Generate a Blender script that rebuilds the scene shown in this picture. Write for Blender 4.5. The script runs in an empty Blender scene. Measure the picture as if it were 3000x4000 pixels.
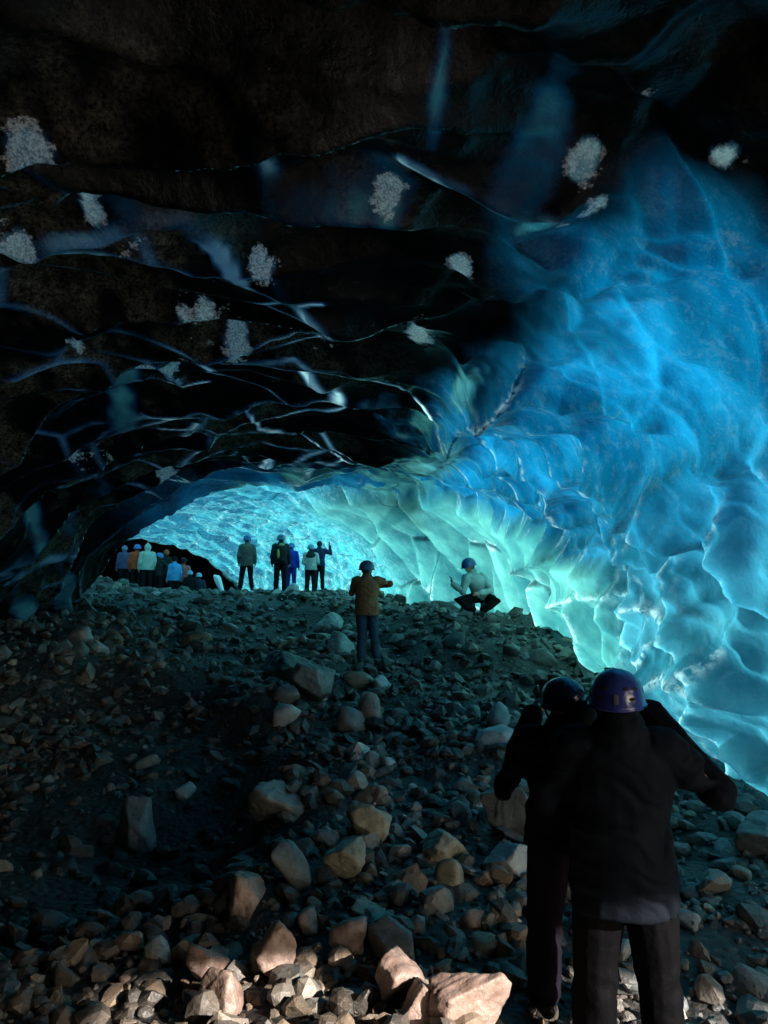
import bpy, bmesh, math, random
import numpy as np
from mathutils import Vector, Matrix, noise as mn
from mathutils.bvhtree import BVHTree
random.seed(11); RNG = np.random.default_rng(11)
S = bpy.context.scene; C = S.collection
F = 740.0; PITCH = math.atan(88/740)

# ------------------------------------------------------------------ helpers
def ray(px, py):
    dx = (px-384)/F; dy = (512-py)/F; c, s = math.cos(PITCH), math.sin(PITCH)
    return np.array([dx, c-dy*s, s+dy*c])
def at(px, py, Y):
    r = ray(px, py); return Vector(r*Y/r[1])
def hsh(i, j, k=0, seed=0):
    i = i.astype(np.int64); j = j.astype(np.int64)
    h = (i*374761393 + j*668265263 + np.int64(k)*2147483647 + seed*974634777) & 0x7fffffff
    h = ((h ^ (h >> 13))*1274126177) & 0x7fffffff
    h = ((h ^ (h >> 16))*1103515245 + 12345) & 0x7fffffff
    return ((h >> 8) & 0xffff)/65535.0
def vnoise(x, y, seed=0):
    ix = np.floor(x); iy = np.floor(y); fx = x-ix; fy = y-iy
    fx = fx*fx*fx*(fx*(fx*6-15)+10); fy = fy*fy*fy*(fy*(fy*6-15)+10)
    a = hsh(ix, iy, 0, seed); b = hsh(ix+1, iy, 0, seed); c = hsh(ix, iy+1, 0, seed); d = hsh(ix+1, iy+1, 0, seed)
    return (a+(b-a)*fx)*(1-fy)+(c+(d-c)*fx)*fy
def fbm(x, y, o=4, seed=0):
    s = 0; a = .5; t = 0
    for k in range(o):
        s = s+a*vnoise(x*2**k+k*17.3, y*2**k-k*9.1, seed+k); t += a; a *= .5
    return s/t*2-1
def worley(x, y, seed=0, jit=.9):
    ix = np.floor(x); iy = np.floor(y)
    f1 = np.full(x.shape, 9.); f2 = np.full(x.shape, 9.); ox = np.zeros(x.shape); oy = np.zeros(x.shape); idn = np.zeros(x.shape)
    for di in (-1, 0, 1):
        for dj in (-1, 0, 1):
            cx = ix+di; cy = iy+dj
            px = cx+.5+(hsh(cx, cy, 1, seed)-.5)*jit; py = cy+.5+(hsh(cx, cy, 2, seed)-.5)*jit
            d = np.hypot(x-px, y-py)
            m = d < f1; ox = np.where(m, x-px, ox); oy = np.where(m, y-py, oy); idn = np.where(m, hsh(cx, cy, 3, seed), idn)
            f2 = np.where(m, f1, np.minimum(f2, d)); f1 = np.where(m, d, f1)
    return f1, f2, ox, oy, idn
def sst(x, a, b):
    t = np.clip((x-a)/(b-a), 0, 1); return t*t*(3-2*t)
def mesh_np(name, V, Fc, mat=None, smooth=True, attrs=None):
    me = bpy.data.meshes.new(name)
    V = np.asarray(V, np.float32); Fc = np.asarray(Fc, np.int32); k = Fc.shape[1]
    me.vertices.add(len(V)); me.vertices.foreach_set('co', V.ravel())
    me.loops.add(Fc.size); me.loops.foreach_set('vertex_index', Fc.ravel())
    me.polygons.add(len(Fc)); me.polygons.foreach_set('loop_start', np.arange(0, Fc.size, k, dtype=np.int32))
    me.polygons.foreach_set('loop_total', np.full(len(Fc), k, np.int32))
    me.polygons.foreach_set('use_smooth', np.full(len(Fc), smooth, bool))
    for an, av in (attrs or {}).items():
        av = np.asarray(av, np.float32)
        if av.ndim == 1:
            a = me.attributes.new(an, 'FLOAT', 'POINT'); a.data.foreach_set('value', av)
        else:
            a = me.attributes.new(an, 'FLOAT_VECTOR', 'POINT'); a.data.foreach_set('vector', av.ravel())
    me.update(); me.validate()
    if mat: me.materials.append(mat)
    return me
def link(name, me, parent=None, loc=None):
    o = bpy.data.objects.new(name, me); C.objects.link(o)
    if parent: o.parent = parent
    if loc is not None: o.location = loc
    return o
def tag(o, label=None, cat=None, group=None, kind=None):
    if label: o['label'] = label
    if cat: o['category'] = cat
    if group: o['group'] = group
    if kind: o['kind'] = kind
    return o

# ------------------------------------------------------------------ materials
class NT:
    def __init__(s, name):
        s.m = bpy.data.materials.new(name); s.m.use_nodes = True; s.t = s.m.node_tree; s.t.nodes.clear()
        s.out = s.n('ShaderNodeOutputMaterial')
    def n(s, typ, **kw):
        nd = s.t.nodes.new(typ)
        for k, v in kw.items():
            if hasattr(nd, k) and not k.startswith('i_'): setattr(nd, k, v)
        return nd
    def l(s, a, b): s.t.links.new(a, b)
    def setv(s, sock, v):
        if hasattr(v, 'links') or isinstance(v, bpy.types.NodeSocket): s.l(v, sock)
        else: sock.default_value = v
    def math(s, op, a, b=0.0, c=0.0, clamp=False):
        nd = s.n('ShaderNodeMath'); nd.operation = op; nd.use_clamp = clamp
        s.setv(nd.inputs[0], a); s.setv(nd.inputs[1], b); s.setv(nd.inputs[2], c); return nd.outputs[0]
    def mix(s, f, a, b):
        nd = s.n('ShaderNodeMix'); nd.data_type = 'RGBA'
        s.setv(nd.inputs[0], f); s.setv(nd.inputs[6], a); s.setv(nd.inputs[7], b); return nd.outputs[2]
    def noise(s, vec, scale, detail=4, rough=.55, dist=0.):
        nd = s.n('ShaderNodeTexNoise'); s.l(vec, nd.inputs['Vector']); nd.inputs['Scale'].default_value = scale
        nd.inputs['Detail'].default_value = detail; nd.inputs['Roughness'].default_value = rough; nd.inputs['Distortion'].default_value = dist
        return nd.outputs['Fac']
    def ramp(s, v, pts):
        nd = s.n('ShaderNodeMapRange'); s.l(v, nd.inputs[0]); nd.inputs[1].default_value = pts[0]; nd.inputs[2].default_value = pts[1]
        nd.inputs[3].default_value = pts[2] if len(pts) > 2 else 0; nd.inputs[4].default_value = pts[3] if len(pts) > 3 else 1
        return nd.outputs[0]
    def attr(s, name):
        nd = s.n('ShaderNodeAttribute'); nd.attribute_name = name; return nd
    def bump(s, h, strength, dist, normal=None):
        nd = s.n('ShaderNodeBump'); s.l(h, nd.inputs['Height']); nd.inputs['Strength'].default_value = strength; nd.inputs['Distance'].default_value = dist
        if normal: s.l(normal, nd.inputs['Normal'])
        return nd.outputs[0]
def col(r, g, b): return (r, g, b, 1)

def ice_mat():
    N = NT('glacier_ice')
    pos = N.n('ShaderNodeNewGeometry').outputs['Position']
    clear = N.attr('clear').outputs['Fac']; teal = N.attr('teal').outputs['Fac']
    frost = N.attr('frost').outputs['Fac']; debris = N.attr('debris').outputs['Fac']
    n1 = N.noise(pos, 1.6, 3, .5, .2); n2 = N.noise(pos, 9, 6, .65); n3 = N.noise(pos, 38, 5, .7); n4 = N.noise(pos, 90, 3, .6)
    # dark, silt-laden ice
    brown = N.mix(N.ramp(n3, (.38, .66)), col(.010, .011, .009), col(.26, .22, .15))
    brown = N.mix(N.ramp(n4, (.6, .72)), brown, col(.30, .27, .23))
    dark = N.mix(N.ramp(n2, (.4, .75)), col(.0015, .002, .003), col(.007, .010, .012))
    db = N.math('MULTIPLY', debris, N.ramp(n2, (.3, .62)), clamp=True)
    base = N.mix(db, dark, brown)
    fsum = N.math('ADD', frost, N.math('ADD', N.math('MULTIPLY', N.math('SUBTRACT', n2, .5), 2.4), N.math('MULTIPLY', N.math('SUBTRACT', n3, .5), .6)))
    fr = N.math('MULTIPLY', N.ramp(fsum, (.36, .5)), N.ramp(frost, (.02, .15)), clamp=True)
    base = N.mix(fr, base, N.mix(N.ramp(N.math('ADD', N.math('MULTIPLY', n3, .6), N.math('MULTIPLY', n4, .4)), (.42, .55)), col(.10, .105, .11), col(1, 1, 1)))
    # light-passing ice colour
    crease_shade = N.attr('crease_shade').outputs['Fac']; rim = N.attr('rim').outputs['Fac']; thick_shade = N.attr('thick_shade').outputs['Fac']; mott = N.attr('mott').outputs['Fac']
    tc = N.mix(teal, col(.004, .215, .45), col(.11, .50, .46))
    tc = N.mix(N.math('MULTIPLY', thick_shade, .8), tc, N.mix(teal, col(.0, .045, .10), col(.015, .18, .19)))
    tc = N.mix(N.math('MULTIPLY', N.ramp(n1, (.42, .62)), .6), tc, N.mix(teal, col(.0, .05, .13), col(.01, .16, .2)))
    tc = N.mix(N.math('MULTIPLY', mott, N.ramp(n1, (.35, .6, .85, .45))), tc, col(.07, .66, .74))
    tc = N.mix(N.math('MULTIPLY', crease_shade, N.ramp(n2, (.3, .55, .25, .85))), tc, col(.0, .03, .055))  # shade in the creases mixed into the ice colour
    tc = N.mix(N.math('MULTIPLY', rim, N.ramp(n2, (.42, .6))), tc, col(.45, .85, .9))  # painted shine along one edge of the cushions
    wm = N.math('MULTIPLY', N.ramp(N.math('ADD', N.math('MULTIPLY', n2, .6), N.math('MULTIPLY', n3, .4)), (.5, .6)), N.math('ADD', .025, N.math('MULTIPLY', mott, N.ramp(n1, (.38, .6, .2, .8)))), clamp=True)
    tcol = N.mix(wm, tc, col(.4, .92, .97))
    dk = N.math('MULTIPLY', N.ramp(N.math('ADD', N.math('MULTIPLY', n2, .5), N.math('MULTIPLY', n3, .5)), (.49, .41)), N.math('ADD', .04, N.math('MULTIPLY', mott, N.ramp(n1, (.4, .62, .5, .1)))), clamp=True)
    tcol = N.mix(dk, tcol, col(.0, .07, .10))
    tcol = N.mix(N.attr('crest').outputs['Fac'], tcol, col(.45, .85, .80))  # crest highlights as a pale colour, also laid over frost
    speck = N.math('MULTIPLY', N.ramp(n3, (.62, .7)), N.ramp(n2, (.5, .62)), clamp=True)
    tcol = N.mix(N.math('MULTIPLY', speck, .75), tcol, col(.003, .04, .05))
    b = N.bump(n1, .2, .2); b = N.bump(n2, .38, .04, b)
    bf = N.bump(n3, .3, .012, b)
    dif = N.n('ShaderNodeBsdfDiffuse'); N.l(base, dif.inputs[0]); N.l(bf, dif.inputs['Normal'])
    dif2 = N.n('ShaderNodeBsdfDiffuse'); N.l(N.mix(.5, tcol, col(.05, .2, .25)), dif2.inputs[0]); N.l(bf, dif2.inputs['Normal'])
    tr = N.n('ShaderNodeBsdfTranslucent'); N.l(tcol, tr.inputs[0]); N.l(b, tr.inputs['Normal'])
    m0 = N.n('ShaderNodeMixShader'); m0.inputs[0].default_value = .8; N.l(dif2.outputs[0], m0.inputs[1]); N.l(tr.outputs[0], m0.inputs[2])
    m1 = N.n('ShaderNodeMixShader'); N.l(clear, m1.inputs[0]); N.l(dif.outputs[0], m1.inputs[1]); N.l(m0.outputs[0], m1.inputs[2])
    gl = N.n('ShaderNodeBsdfGlossy'); gl.inputs['Roughness'].default_value = .16; N.l(N.bump(n3, .12, .01, b), gl.inputs['Normal'])
    gl.inputs[0].default_value = (1, 1, 1, 1)
    fz = N.n('ShaderNodeFresnel'); fz.inputs[0].default_value = 1.42; N.l(b, fz.inputs['Normal'])
    ff = N.math('MULTIPLY', fz.outputs[0], N.math('SUBTRACT', 1.0, N.math('MULTIPLY', db, .7)), clamp=True)
    m2 = N.n('ShaderNodeMixShader'); N.l(ff, m2.inputs[0]); N.l(m1.outputs[0], m2.inputs[1]); N.l(gl.outputs[0], m2.inputs[2])
    N.l(m2.outputs[0], N.out.inputs[0])
    return N.m
def rock_mat(name, c1, c2, use_attr=False, rough=.46):
    N = NT(name)
    if use_attr: pos = N.n('ShaderNodeNewGeometry').outputs['Position']
    else: pos = N.n('ShaderNodeTexCoord').outputs['Object']
    a = N.noise(pos, 5, 5, .6, .4); b_ = N.noise(pos, 30, 4, .7); c_ = N.noise(pos, 95, 2, .6)
    cc = N.mix(N.ramp(a, (.35, .68)), col(*c1), col(*c2))
    if use_attr:
        t = N.attr('tint').outputs['Vector']
        mx = N.n('ShaderNodeMix'); mx.data_type = 'RGBA'; mx.blend_type = 'MULTIPLY'; mx.inputs[0].default_value = 1
        N.l(cc, mx.inputs[6]); N.l(t, mx.inputs[7]); cc = mx.outputs[2]
    cc = N.mix(N.ramp(b_, (.5, .75, 0, .55)), cc, col(c1[0]*.35, c1[1]*.35, c1[2]*.35))
    cc = N.mix(N.ramp(c_, (.62, .75, 0, .35)), cc, col(.5, .48, .44))
    p = N.n('ShaderNodeBsdfPrincipled'); N.l(cc, p.inputs['Base Color'])
    N.l(N.ramp(b_, (.3, .7, rough-.12, rough+.15)), p.inputs['Roughness'])
    N.l(N.bump(c_, .35, .004, N.bump(b_, .6, .015)), p.inputs['Normal'])
    N.l(p.outputs[0], N.out.inputs[0]); return N.m
def ground_mat():
    N = NT('wet_silt_and_gravel')
    pos = N.n('ShaderNodeNewGeometry').outputs['Position']
    a = N.noise(pos, 1.2, 4); b_ = N.noise(pos, 22, 5, .7); c_ = N.noise(pos, 70, 3, .6)
    v = N.n('ShaderNodeTexVoronoi'); N.l(pos, v.inputs['Vector']); v.inputs['Scale'].default_value = 16
    cc = N.mix(N.ramp(a, (.35, .65)), col(.012, .012, .011), col(.035, .032, .028))
    cc = N.mix(N.ramp(b_, (.5, .75)), cc, col(.1, .09, .08))
    p = N.n('ShaderNodeBsdfPrincipled'); N.l(cc, p.inputs['Base Color']); p.inputs['Roughness'].default_value = .6
    h = N.math('SUBTRACT', N.math('MULTIPLY', c_, .3), v.outputs['Distance'])
    N.l(N.bump(h, .8, .03, N.bump(b_, .5, .05)), p.inputs['Normal'])
    N.l(p.outputs[0], N.out.inputs[0]); return N.m
def cloth(name, c, rough=.75, var=.35, spec=.3):
    N = NT(name); pos = N.n('ShaderNodeTexCoord').outputs['Object']
    a = N.noise(pos, 6, 4); b_ = N.noise(pos, 45, 3)
    cc = N.mix(N.ramp(a, (.35, .65)), col(*c), col(c[0]*(1-var), c[1]*(1-var), c[2]*(1-var)))
    p = N.n('ShaderNodeBsdfPrincipled'); N.l(cc, p.inputs['Base Color']); p.inputs['Roughness'].default_value = rough
    p.inputs['Specular IOR Level'].default_value = spec
    N.l(N.bump(b_, .3, .004, N.bump(a, .5, .03)), p.inputs['Normal'])
    N.l(p.outputs[0], N.out.inputs[0]); return N.m
def water_mat():
    N = NT('shallow_melt_water'); pos = N.n('ShaderNodeNewGeometry').outputs['Position']
    a = N.noise(pos, 14, 4, .65); b_ = N.noise(pos, 45, 3)
    p = N.n('ShaderNodeBsdfPrincipled'); p.inputs['Base Color'].default_value = col(.03, .06, .07)
    p.inputs['Roughness'].default_value = .08; p.inputs['IOR'].default_value = 1.33; p.inputs['Specular IOR Level'].default_value = .9
    N.l(N.bump(b_, .5, .02, N.bump(a, .9, .07)), p.inputs['Normal'])
    N.l(p.outputs[0], N.out.inputs[0]); return N.m
ICE = ice_mat(); GRD = ground_mat(); WATER = water_mat()
ROCKS = {'grey': rock_mat('grey_basalt', (.10, .105, .10), (.22, .22, .21)),
         'ochre': rock_mat('ochre_grey_stone', (.19, .17, .12), (.4, .36, .26)),
         'pink': rock_mat('pinkish_brown_stone', (.2, .125, .095), (.42, .3, .25)),
         'pale': rock_mat('pale_grey_stone', (.28, .29, .29), (.5, .5, .49)),
         'dark': rock_mat('dark_wet_stone', (.03, .032, .032), (.075, .075, .07), rough=.45)}
ROCKM = rock_mat('mixed_rubble_stone', (.09, .09, .085), (.2, .19, .175), True)

# ------------------------------------------------------------------ ice tunnel: plan of feet, crown height
SEC = np.array([  # Lx, Ly, Rx, Ry, top, squareness
 (0.2, -7.2, 8.6, 0.2, 2.47, .5), (-3.8, -5.4, 6.8, 1.3, 2.5, .5), (-6.3, -1.8, 5.0, 2.7, 2.75, .55), (-6.6, 1.8, 4.1, 4.4, 2.85, .75), (-6.6, 5.2, 3.9, 6.3, 2.85, .8), (-7.1, 9.0, 3.9, 9.0, 2.9, .8),
 (-7.8, 13.0, 4.3, 12.3, 2.95, .8), (-8.2, 16.6, 3.8, 16.0, 3.15, .8), (-9.4, 19.4, 1.7, 20.5, 3.25, .8), (-12.2, 21.2, -0.8, 26.0, 3.1, .75),
 (-15.5, 22.8, -4.4, 31.0, 2.85, .7), (-18.5, 25.0, -8.4, 35.2, 2.45, .7), (-21.0, 27.0, -12.6, 39.0, 2.5, .8), (-25.0, 30.0, -18.0, 43.0, 2.2, .8), (-31.0, 34.0, -26.0, 46.0, 1.0, .8)])
def crom(A, t):
    n = len(A); i = np.clip(np.floor(t).astype(int), 0, n-2); f = (t-i)[:, None]
    p0 = A[np.clip(i-1, 0, n-1)]; p1 = A[i]; p2 = A[i+1]; p3 = A[np.clip(i+2, 0, n-1)]
    return .5*((2*p1)+(-p0+p2)*f+(2*p0-5*p1+4*p2-p3)*f**2+(-p0+3*p1-3*p2+p3)*f**3)
def tunnel(NA, NB):
    w = np.linspace(0, 1, NA)
    knots = np.interp(w, [0, .06, .13, .47, .70, .88, 1], [0, 1.5, 2.8, 5.4, 8.2, 11, 14])
    sec = crom(SEC, knots)
    ph = np.linspace(math.pi, 0, NB); cs, sn = np.cos(ph), np.sin(ph)
    u = np.sign(cs)*np.abs(cs)**.82; sq = sec[:, 5:6]
    u = .5+.5*u; Z0 = -3.4
    X = sec[:, 0:1]*(1-u)+sec[:, 2:3]*u; Y = sec[:, 1:2]*(1-u)+sec[:, 3:4]*u
    hh = np.abs(sn)[None, :]**sq
    # right side stands a little steeper than the left, which slopes in low
    Z = Z0+(sec[:, 4:5]-Z0)*hh
    Z = Z-.5*sst(-u[None, :], -.45, 0)*np.ones((NA, 1))*(hh)
    tap = 1-.36*(1-sst(knots, 1.2, 3.0))[:, None]*(1-sst(u[None, :]*np.ones((NA, 1)), .56, .74)); Z = Z0+(Z-Z0)*tap  # unseen mouth lowered on one side to block sun from the left floor
    P = np.stack([X, Y, Z], -1)
    mid = P[:, NB//2]; a = np.concatenate([[0], np.cumsum(np.linalg.norm(np.diff(mid, axis=0), axis=1))])
    seg = np.linalg.norm(np.diff(P, axis=1), axis=2); b = np.concatenate([np.zeros((NA, 1)), np.cumsum(seg, 1)], 1)
    b = b-b[:, NB//2:NB//2+1]
    du = np.gradient(P, axis=0); dv = np.gradient(P, axis=1); n = np.cross(du, dv); n /= np.linalg.norm(n, axis=2, keepdims=True)+1e-9
    c = P[:, NB//2].copy(); c[:, 2] = 0
    inw = np.sum(n*(c[:, None, :]-P), axis=2).mean() > 0
    if not inw: n = -n
    return P, n, a[:, None]*np.ones((1, NB)), b, u[None, :]*np.ones((NA, 1))
def grid_faces(NA, NB):
    i = np.arange(NA*NB).reshape(NA, NB)
    return np.stack([i[:-1, :-1], i[1:, :-1], i[1:, 1:], i[:-1, 1:]], -1).reshape(-1, 4)
Pb, _, _, _, _ = tunnel(160, 100)
BASE = BVHTree.FromPolygons([tuple(v) for v in Pb.reshape(-1, 3)], [tuple(int(k) for k in f) for f in grid_faces(160, 100)])
def hit(px, py):
    r = Vector(ray(px, py)).normalized(); h = BASE.ray_cast(Vector((0, 0, 0)), r)
    return h[0]

NA, NB = 980, 640
P, Nn, A, B, U = tunnel(NA, NB)
X, Y, Z = P[..., 0], P[..., 1], P[..., 2]; A = A-4.0
wfar = sst(A, 19, 23); warp1 = fbm(A*.35, B*.25, 3, 5); warp2 = fbm(A*.8, B*.6, 3, 9)
flat = P.reshape(-1, 3)
wright = sst(B+.5*warp1, 1.0, 2.6)
# scalloped shelves of the dark roof
a1 = (A+.85*warp1+.10*B)/1.3; b1 = (B+.5*warp2)/5.2
f1, f2, o1, _, i1 = worley(a1, b1, 3)
sc = (1-np.clip((f2-f1)*1.15, 0, 1))**2
a2 = (A+.3*warp2)/.7; b2 = (B+.35*warp1)/2.8
g1, g2, o2, _, i2 = worley(a2, b2, 21)
sc2 = (1-np.clip((g2-g1)*1.2, 0, 1))**2
# convex cushions of the far and right ice
h1, h2, o3, _, i3 = worley((A+.3*warp2+.25*Z)/.72, (B+.3*warp1)/.95, 33)
cush = np.sqrt(np.clip(1-(h1*1.05)**2, 0, 1))
k1, k2, o4, _, _ = worley((A+.2*warp2)/.34, (B+.2*warp1)/.42, 41)
cush2 = np.sqrt(np.clip(1-(k1*1.05)**2, 0, 1))
t1, t2, o5, o5y, i5 = worley((A+.55*Z+.25*warp1)/1.0, (Z*1.0-.15*A+.25*warp2)/1.75, 57)
tall = np.sqrt(np.clip(1-(t1*1.02)**2, 0, 1))
bankf = sst(.95+.24*(A-12)-Z+.22*warp1, -.05, .12)*sst(A+.5*Z, 11.0, 12.4)*(1-sst(A, 22.5, 25))*sst(U, .6, .7)
wwall = bankf
bg1, bg2, ob1, ob2, ib = worley((A+.6*warp1+.3*Z)/2.1, (B+.5*warp2)/1.5, 91)
big = np.sqrt(np.clip(1-(bg1*1.02)**2, 0, 1))+.35*ob1
n_1, n_2, on1, on2, idn_ = worley((A+.35*warp1+.35*Z+.2*warp2)/1.05, (B+.4*warp2)/.85, 131)
dimp = .20*(1-np.clip((n_2-n_1)*1.1, 0, 1))**1.6+.17*on1+.08*on2
m_1, m_2, om1, _, idm_ = worley((A+.2*warp2-.3*Z)/.42, (B+.25*warp1)/.38, 137)
dimp2 = .05*(1-np.clip((m_2-m_1)*1.1, 0, 1))**1.5+.04*om1
disp = (1-wfar)*(1-wright)*(.4+.6*sst(A, 3, 5.5))*(.40*sc+.24*o1*(.4+i1)+.13*sc2+.07*o2)+wfar*(1-wwall)*(.34*cush+.20*o3+.10*cush2+.05*o4)
disp += (1-wfar)*wright*(1-wwall)*((.18*cush+.09*o3)*(.04+.6*sst(A, 11, 15))+.05*sc*sst(A, 6, 10)+.18*big+dimp*(.35+.9*sst(-Z+.35*warp1, -1.9, -.2))+dimp2*(.3+sst(-Z+.1*A, -1.0, .6)))
disp += wwall*(.15+.58*tall+.26*o5+.12*o5y+.02*cush2)
disp += .22*fbm(A*.28, B*.28, 3, 77)+.035*fbm(A*1.6, B*1.6, 3, 78)

def ellipse_uv(px, py, rx, ry, rot, V=flat):
    """world-space tangent ellipse on the ice through three sight lines"""
    c, s = math.cos(math.radians(rot)), math.sin(math.radians(rot))
    p = hit(px, py)
    if p is None: return None
    q1 = hit(px+c*rx*.5, py+s*rx*.5); q2 = hit(px-s*ry*.5, py+c*ry*.5)
    if q1 is None or q2 is None: return None
    p = np.array(p); a_ = (np.array(q1)-p)*2; b_ = (np.array(q2)-p)*2
    n_ = np.cross(a_, b_); n_ /= np.linalg.norm(n_)
    M = np.linalg.inv(np.stack([a_, b_, n_*max(np.linalg.norm(a_), np.linalg.norm(b_), .5)], 1))
    w_ = (V-p)@M.T
    return w_
# hand-set cushions on the right-hand wall: px, py, rx, ry, rot, amp
LOBES = [(735, 465, 50, 42, 0, .30), (650, 476, 80, 30, 14, .26), (545, 385, 78, 30, 8, .34), (515, 342, 34, 26, -20, .22),
 (717, 715, 32, 48, 10, .42), (760, 690, 40, 42, 0, .42), (668, 612, 44, 62, -8, .26), (546, 574, 28, 42, 10, .34), (520, 560, 20, 34, 15, .25),
 (585, 610, 20, 56, -12, .26), (612, 640, 20, 60, -14, .26), (640, 540, 50, 18, 12, .2), (710, 560, 60, 20, 14, .2), (745, 620, 30, 40, 0, .25),
 (590, 300, 60, 36, -25, .2), (640, 330, 80, 40, 0, .14), (470, 372, 18, 26, 20, .16), (455, 410, 22, 16, 0, .18), (560, 440, 40, 16, 15, .16), (680, 780, 50, 30, 0, .3)]
D = disp.reshape(-1).copy(); LOB = np.zeros_like(D)
for L in LOBES:
    w_ = ellipse_uv(*L[:5])
    if w_ is None: continue
    r2 = w_[:, 0]**2+w_[:, 1]**2; m = (np.abs(w_[:, 2]) < 1.2) & (r2 < 1)
    LOB[m] = np.maximum(LOB[m], .55*L[5]*(1-r2[m])*(1+.55*w_[m, 1]))
D += LOB
# ridge crests followed over the roof
RIDGES = [
 ([(412, 104), (440, 122), (477, 139), (505, 156), (532, 169), (560, 172), (583, 178)], .22, .20),
 ([(519, 199), (546, 218), (567, 238)], .16, .14), ([(583, 178), (560, 190), (519, 199)], .16, .16),
 ([(245, 222), (278, 236), (305, 242), (333, 243)], .22, .12),
 ([(0, 198), (50, 180), (95, 176), (139, 160), (185, 167), (222, 194), (245, 222)], .28, .16),
 ([(90, 322), (153, 319), (231, 319), (296, 319), (343, 333), (370, 347), (407, 354), (440, 384), (463, 420)], .22, .12),
 ([(0, 352), (46, 333), (93, 330), (111, 342), (153, 340), (180, 362)], .24, .14),
 ([(42, 398), (93, 370), (134, 356), (180, 362), (213, 356)], .2, .12),
 ([(40, 440), (93, 400), (134, 382), (185, 380), (240, 382), (260, 398), (300, 400)], .22, .12),
 ([(0, 460), (56, 435), (120, 405), (185, 395), (260, 402), (300, 416), (343, 425), (400, 458)], .2, .10),
 ([(278, 394), (343, 392), (394, 403), (417, 431), (458, 449)], .16, .09),
 ([(330, 365), (355, 352), (390, 385), (420, 415), (450, 440)], .14, .08),
 ([(227, 417), (278, 433), (324, 444), (384, 462), (435, 467)], .15, .08),
 ([(0, 490), (60, 470), (130, 440), (190, 440), (240, 425)], .2, .12),
 ([(597, 290), (600, 268), (625, 248), (652, 240), (690, 250), (667, 256), (640, 252)], .14, .10),
 ([(550, 297), (575, 300), (600, 290)], .16, .10),
 ([(660, 214), (700, 236), (768, 238)], .18, .14),
]
from mathutils.kdtree import KDTree
def poly3(pts, step=4):
    out = []
    for (x0, y0), (x1, y1) in zip(pts[:-1], pts[1:]):
        k = max(2, int(math.hypot(x1-x0, y1-y0)/step))
        for i in range(k):
            t = i/k; q = hit(x0+(x1-x0)*t, y0+(y1-y0)*t)
            if q is not None: out.append(q)
    return out
# drawn creases and edges on the right-hand ice, their shade and shine painted in
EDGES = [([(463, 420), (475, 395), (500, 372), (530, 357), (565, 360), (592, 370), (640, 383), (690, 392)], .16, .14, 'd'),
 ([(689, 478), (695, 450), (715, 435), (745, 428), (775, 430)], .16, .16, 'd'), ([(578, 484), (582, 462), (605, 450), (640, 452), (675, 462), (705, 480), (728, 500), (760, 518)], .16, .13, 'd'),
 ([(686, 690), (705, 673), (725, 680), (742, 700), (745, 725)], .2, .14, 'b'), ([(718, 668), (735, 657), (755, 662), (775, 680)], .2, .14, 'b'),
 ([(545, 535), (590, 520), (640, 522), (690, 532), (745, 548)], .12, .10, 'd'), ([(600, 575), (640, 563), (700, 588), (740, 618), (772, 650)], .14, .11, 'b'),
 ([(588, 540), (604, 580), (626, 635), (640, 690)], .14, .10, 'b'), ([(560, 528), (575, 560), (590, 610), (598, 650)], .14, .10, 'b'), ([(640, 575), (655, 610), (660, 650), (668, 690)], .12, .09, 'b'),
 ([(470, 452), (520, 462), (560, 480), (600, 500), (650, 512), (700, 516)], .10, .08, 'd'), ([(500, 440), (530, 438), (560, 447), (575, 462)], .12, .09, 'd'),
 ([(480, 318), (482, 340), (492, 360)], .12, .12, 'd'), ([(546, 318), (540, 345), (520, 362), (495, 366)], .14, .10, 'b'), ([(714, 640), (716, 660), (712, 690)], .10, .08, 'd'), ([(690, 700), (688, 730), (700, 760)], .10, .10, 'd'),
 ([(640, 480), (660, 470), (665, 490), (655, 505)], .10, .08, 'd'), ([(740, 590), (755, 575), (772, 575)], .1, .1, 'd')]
RID = np.zeros_like(D); EDK = np.zeros_like(D); EBR = np.zeros_like(D)
for pts, amp, wd, *kind in RIDGES+EDGES:
    w3 = np.array([tuple(q) for q in poly3(pts)])
    if len(w3) < 2: continue
    lo = w3.min(0)-1; hi = w3.max(0)+1
    idx = np.nonzero(np.all((flat > lo) & (flat < hi), axis=1))[0]
    # distance to the segments
    best = np.full(len(idx), 9.); V = flat[idx]
    for p0, p1 in zip(w3[:-1], w3[1:]):
        d = p1-p0; L2 = d@d
        if L2 < 1e-9 or L2 > 4: continue
        t = np.clip((V-p0)@d/L2, 0, 1); best = np.minimum(best, np.linalg.norm(V-p0-t[:, None]*d, axis=1))
    dist0 = np.linalg.norm(w3[len(w3)//2]); sw = wd*(.55+.06*dist0)
    if kind:
        D[idx] += amp*1.7*np.exp(-(best/(sw*1.5))**1.0)
        if kind[0] == 'd': EDK[idx] = np.maximum(EDK[idx], np.exp(-(best/(sw*.7))**1.3))
        else: EBR[idx] = np.maximum(EBR[idx], np.exp(-(best/(sw*.30))**1.5))
        continue
    RID[idx] = np.maximum(RID[idx], amp*np.exp(-best/sw))
D = D*(1-.55*np.clip(RID/.2, 0, 1))+RID*1.3
# keep the mouth edge ragged and the feet tame
Dg = D.reshape(NA, NB)
for _ in range(2):
    Dg[1:-1] = .25*Dg[:-2]+.5*Dg[1:-1]+.25*Dg[2:]; Dg[:, 1:-1] = .25*Dg[:, :-2]+.5*Dg[:, 1:-1]+.25*Dg[:, 2:]
D = Dg.reshape(-1)
PF = flat+Nn.reshape(-1, 3)*D[:, None]
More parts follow.
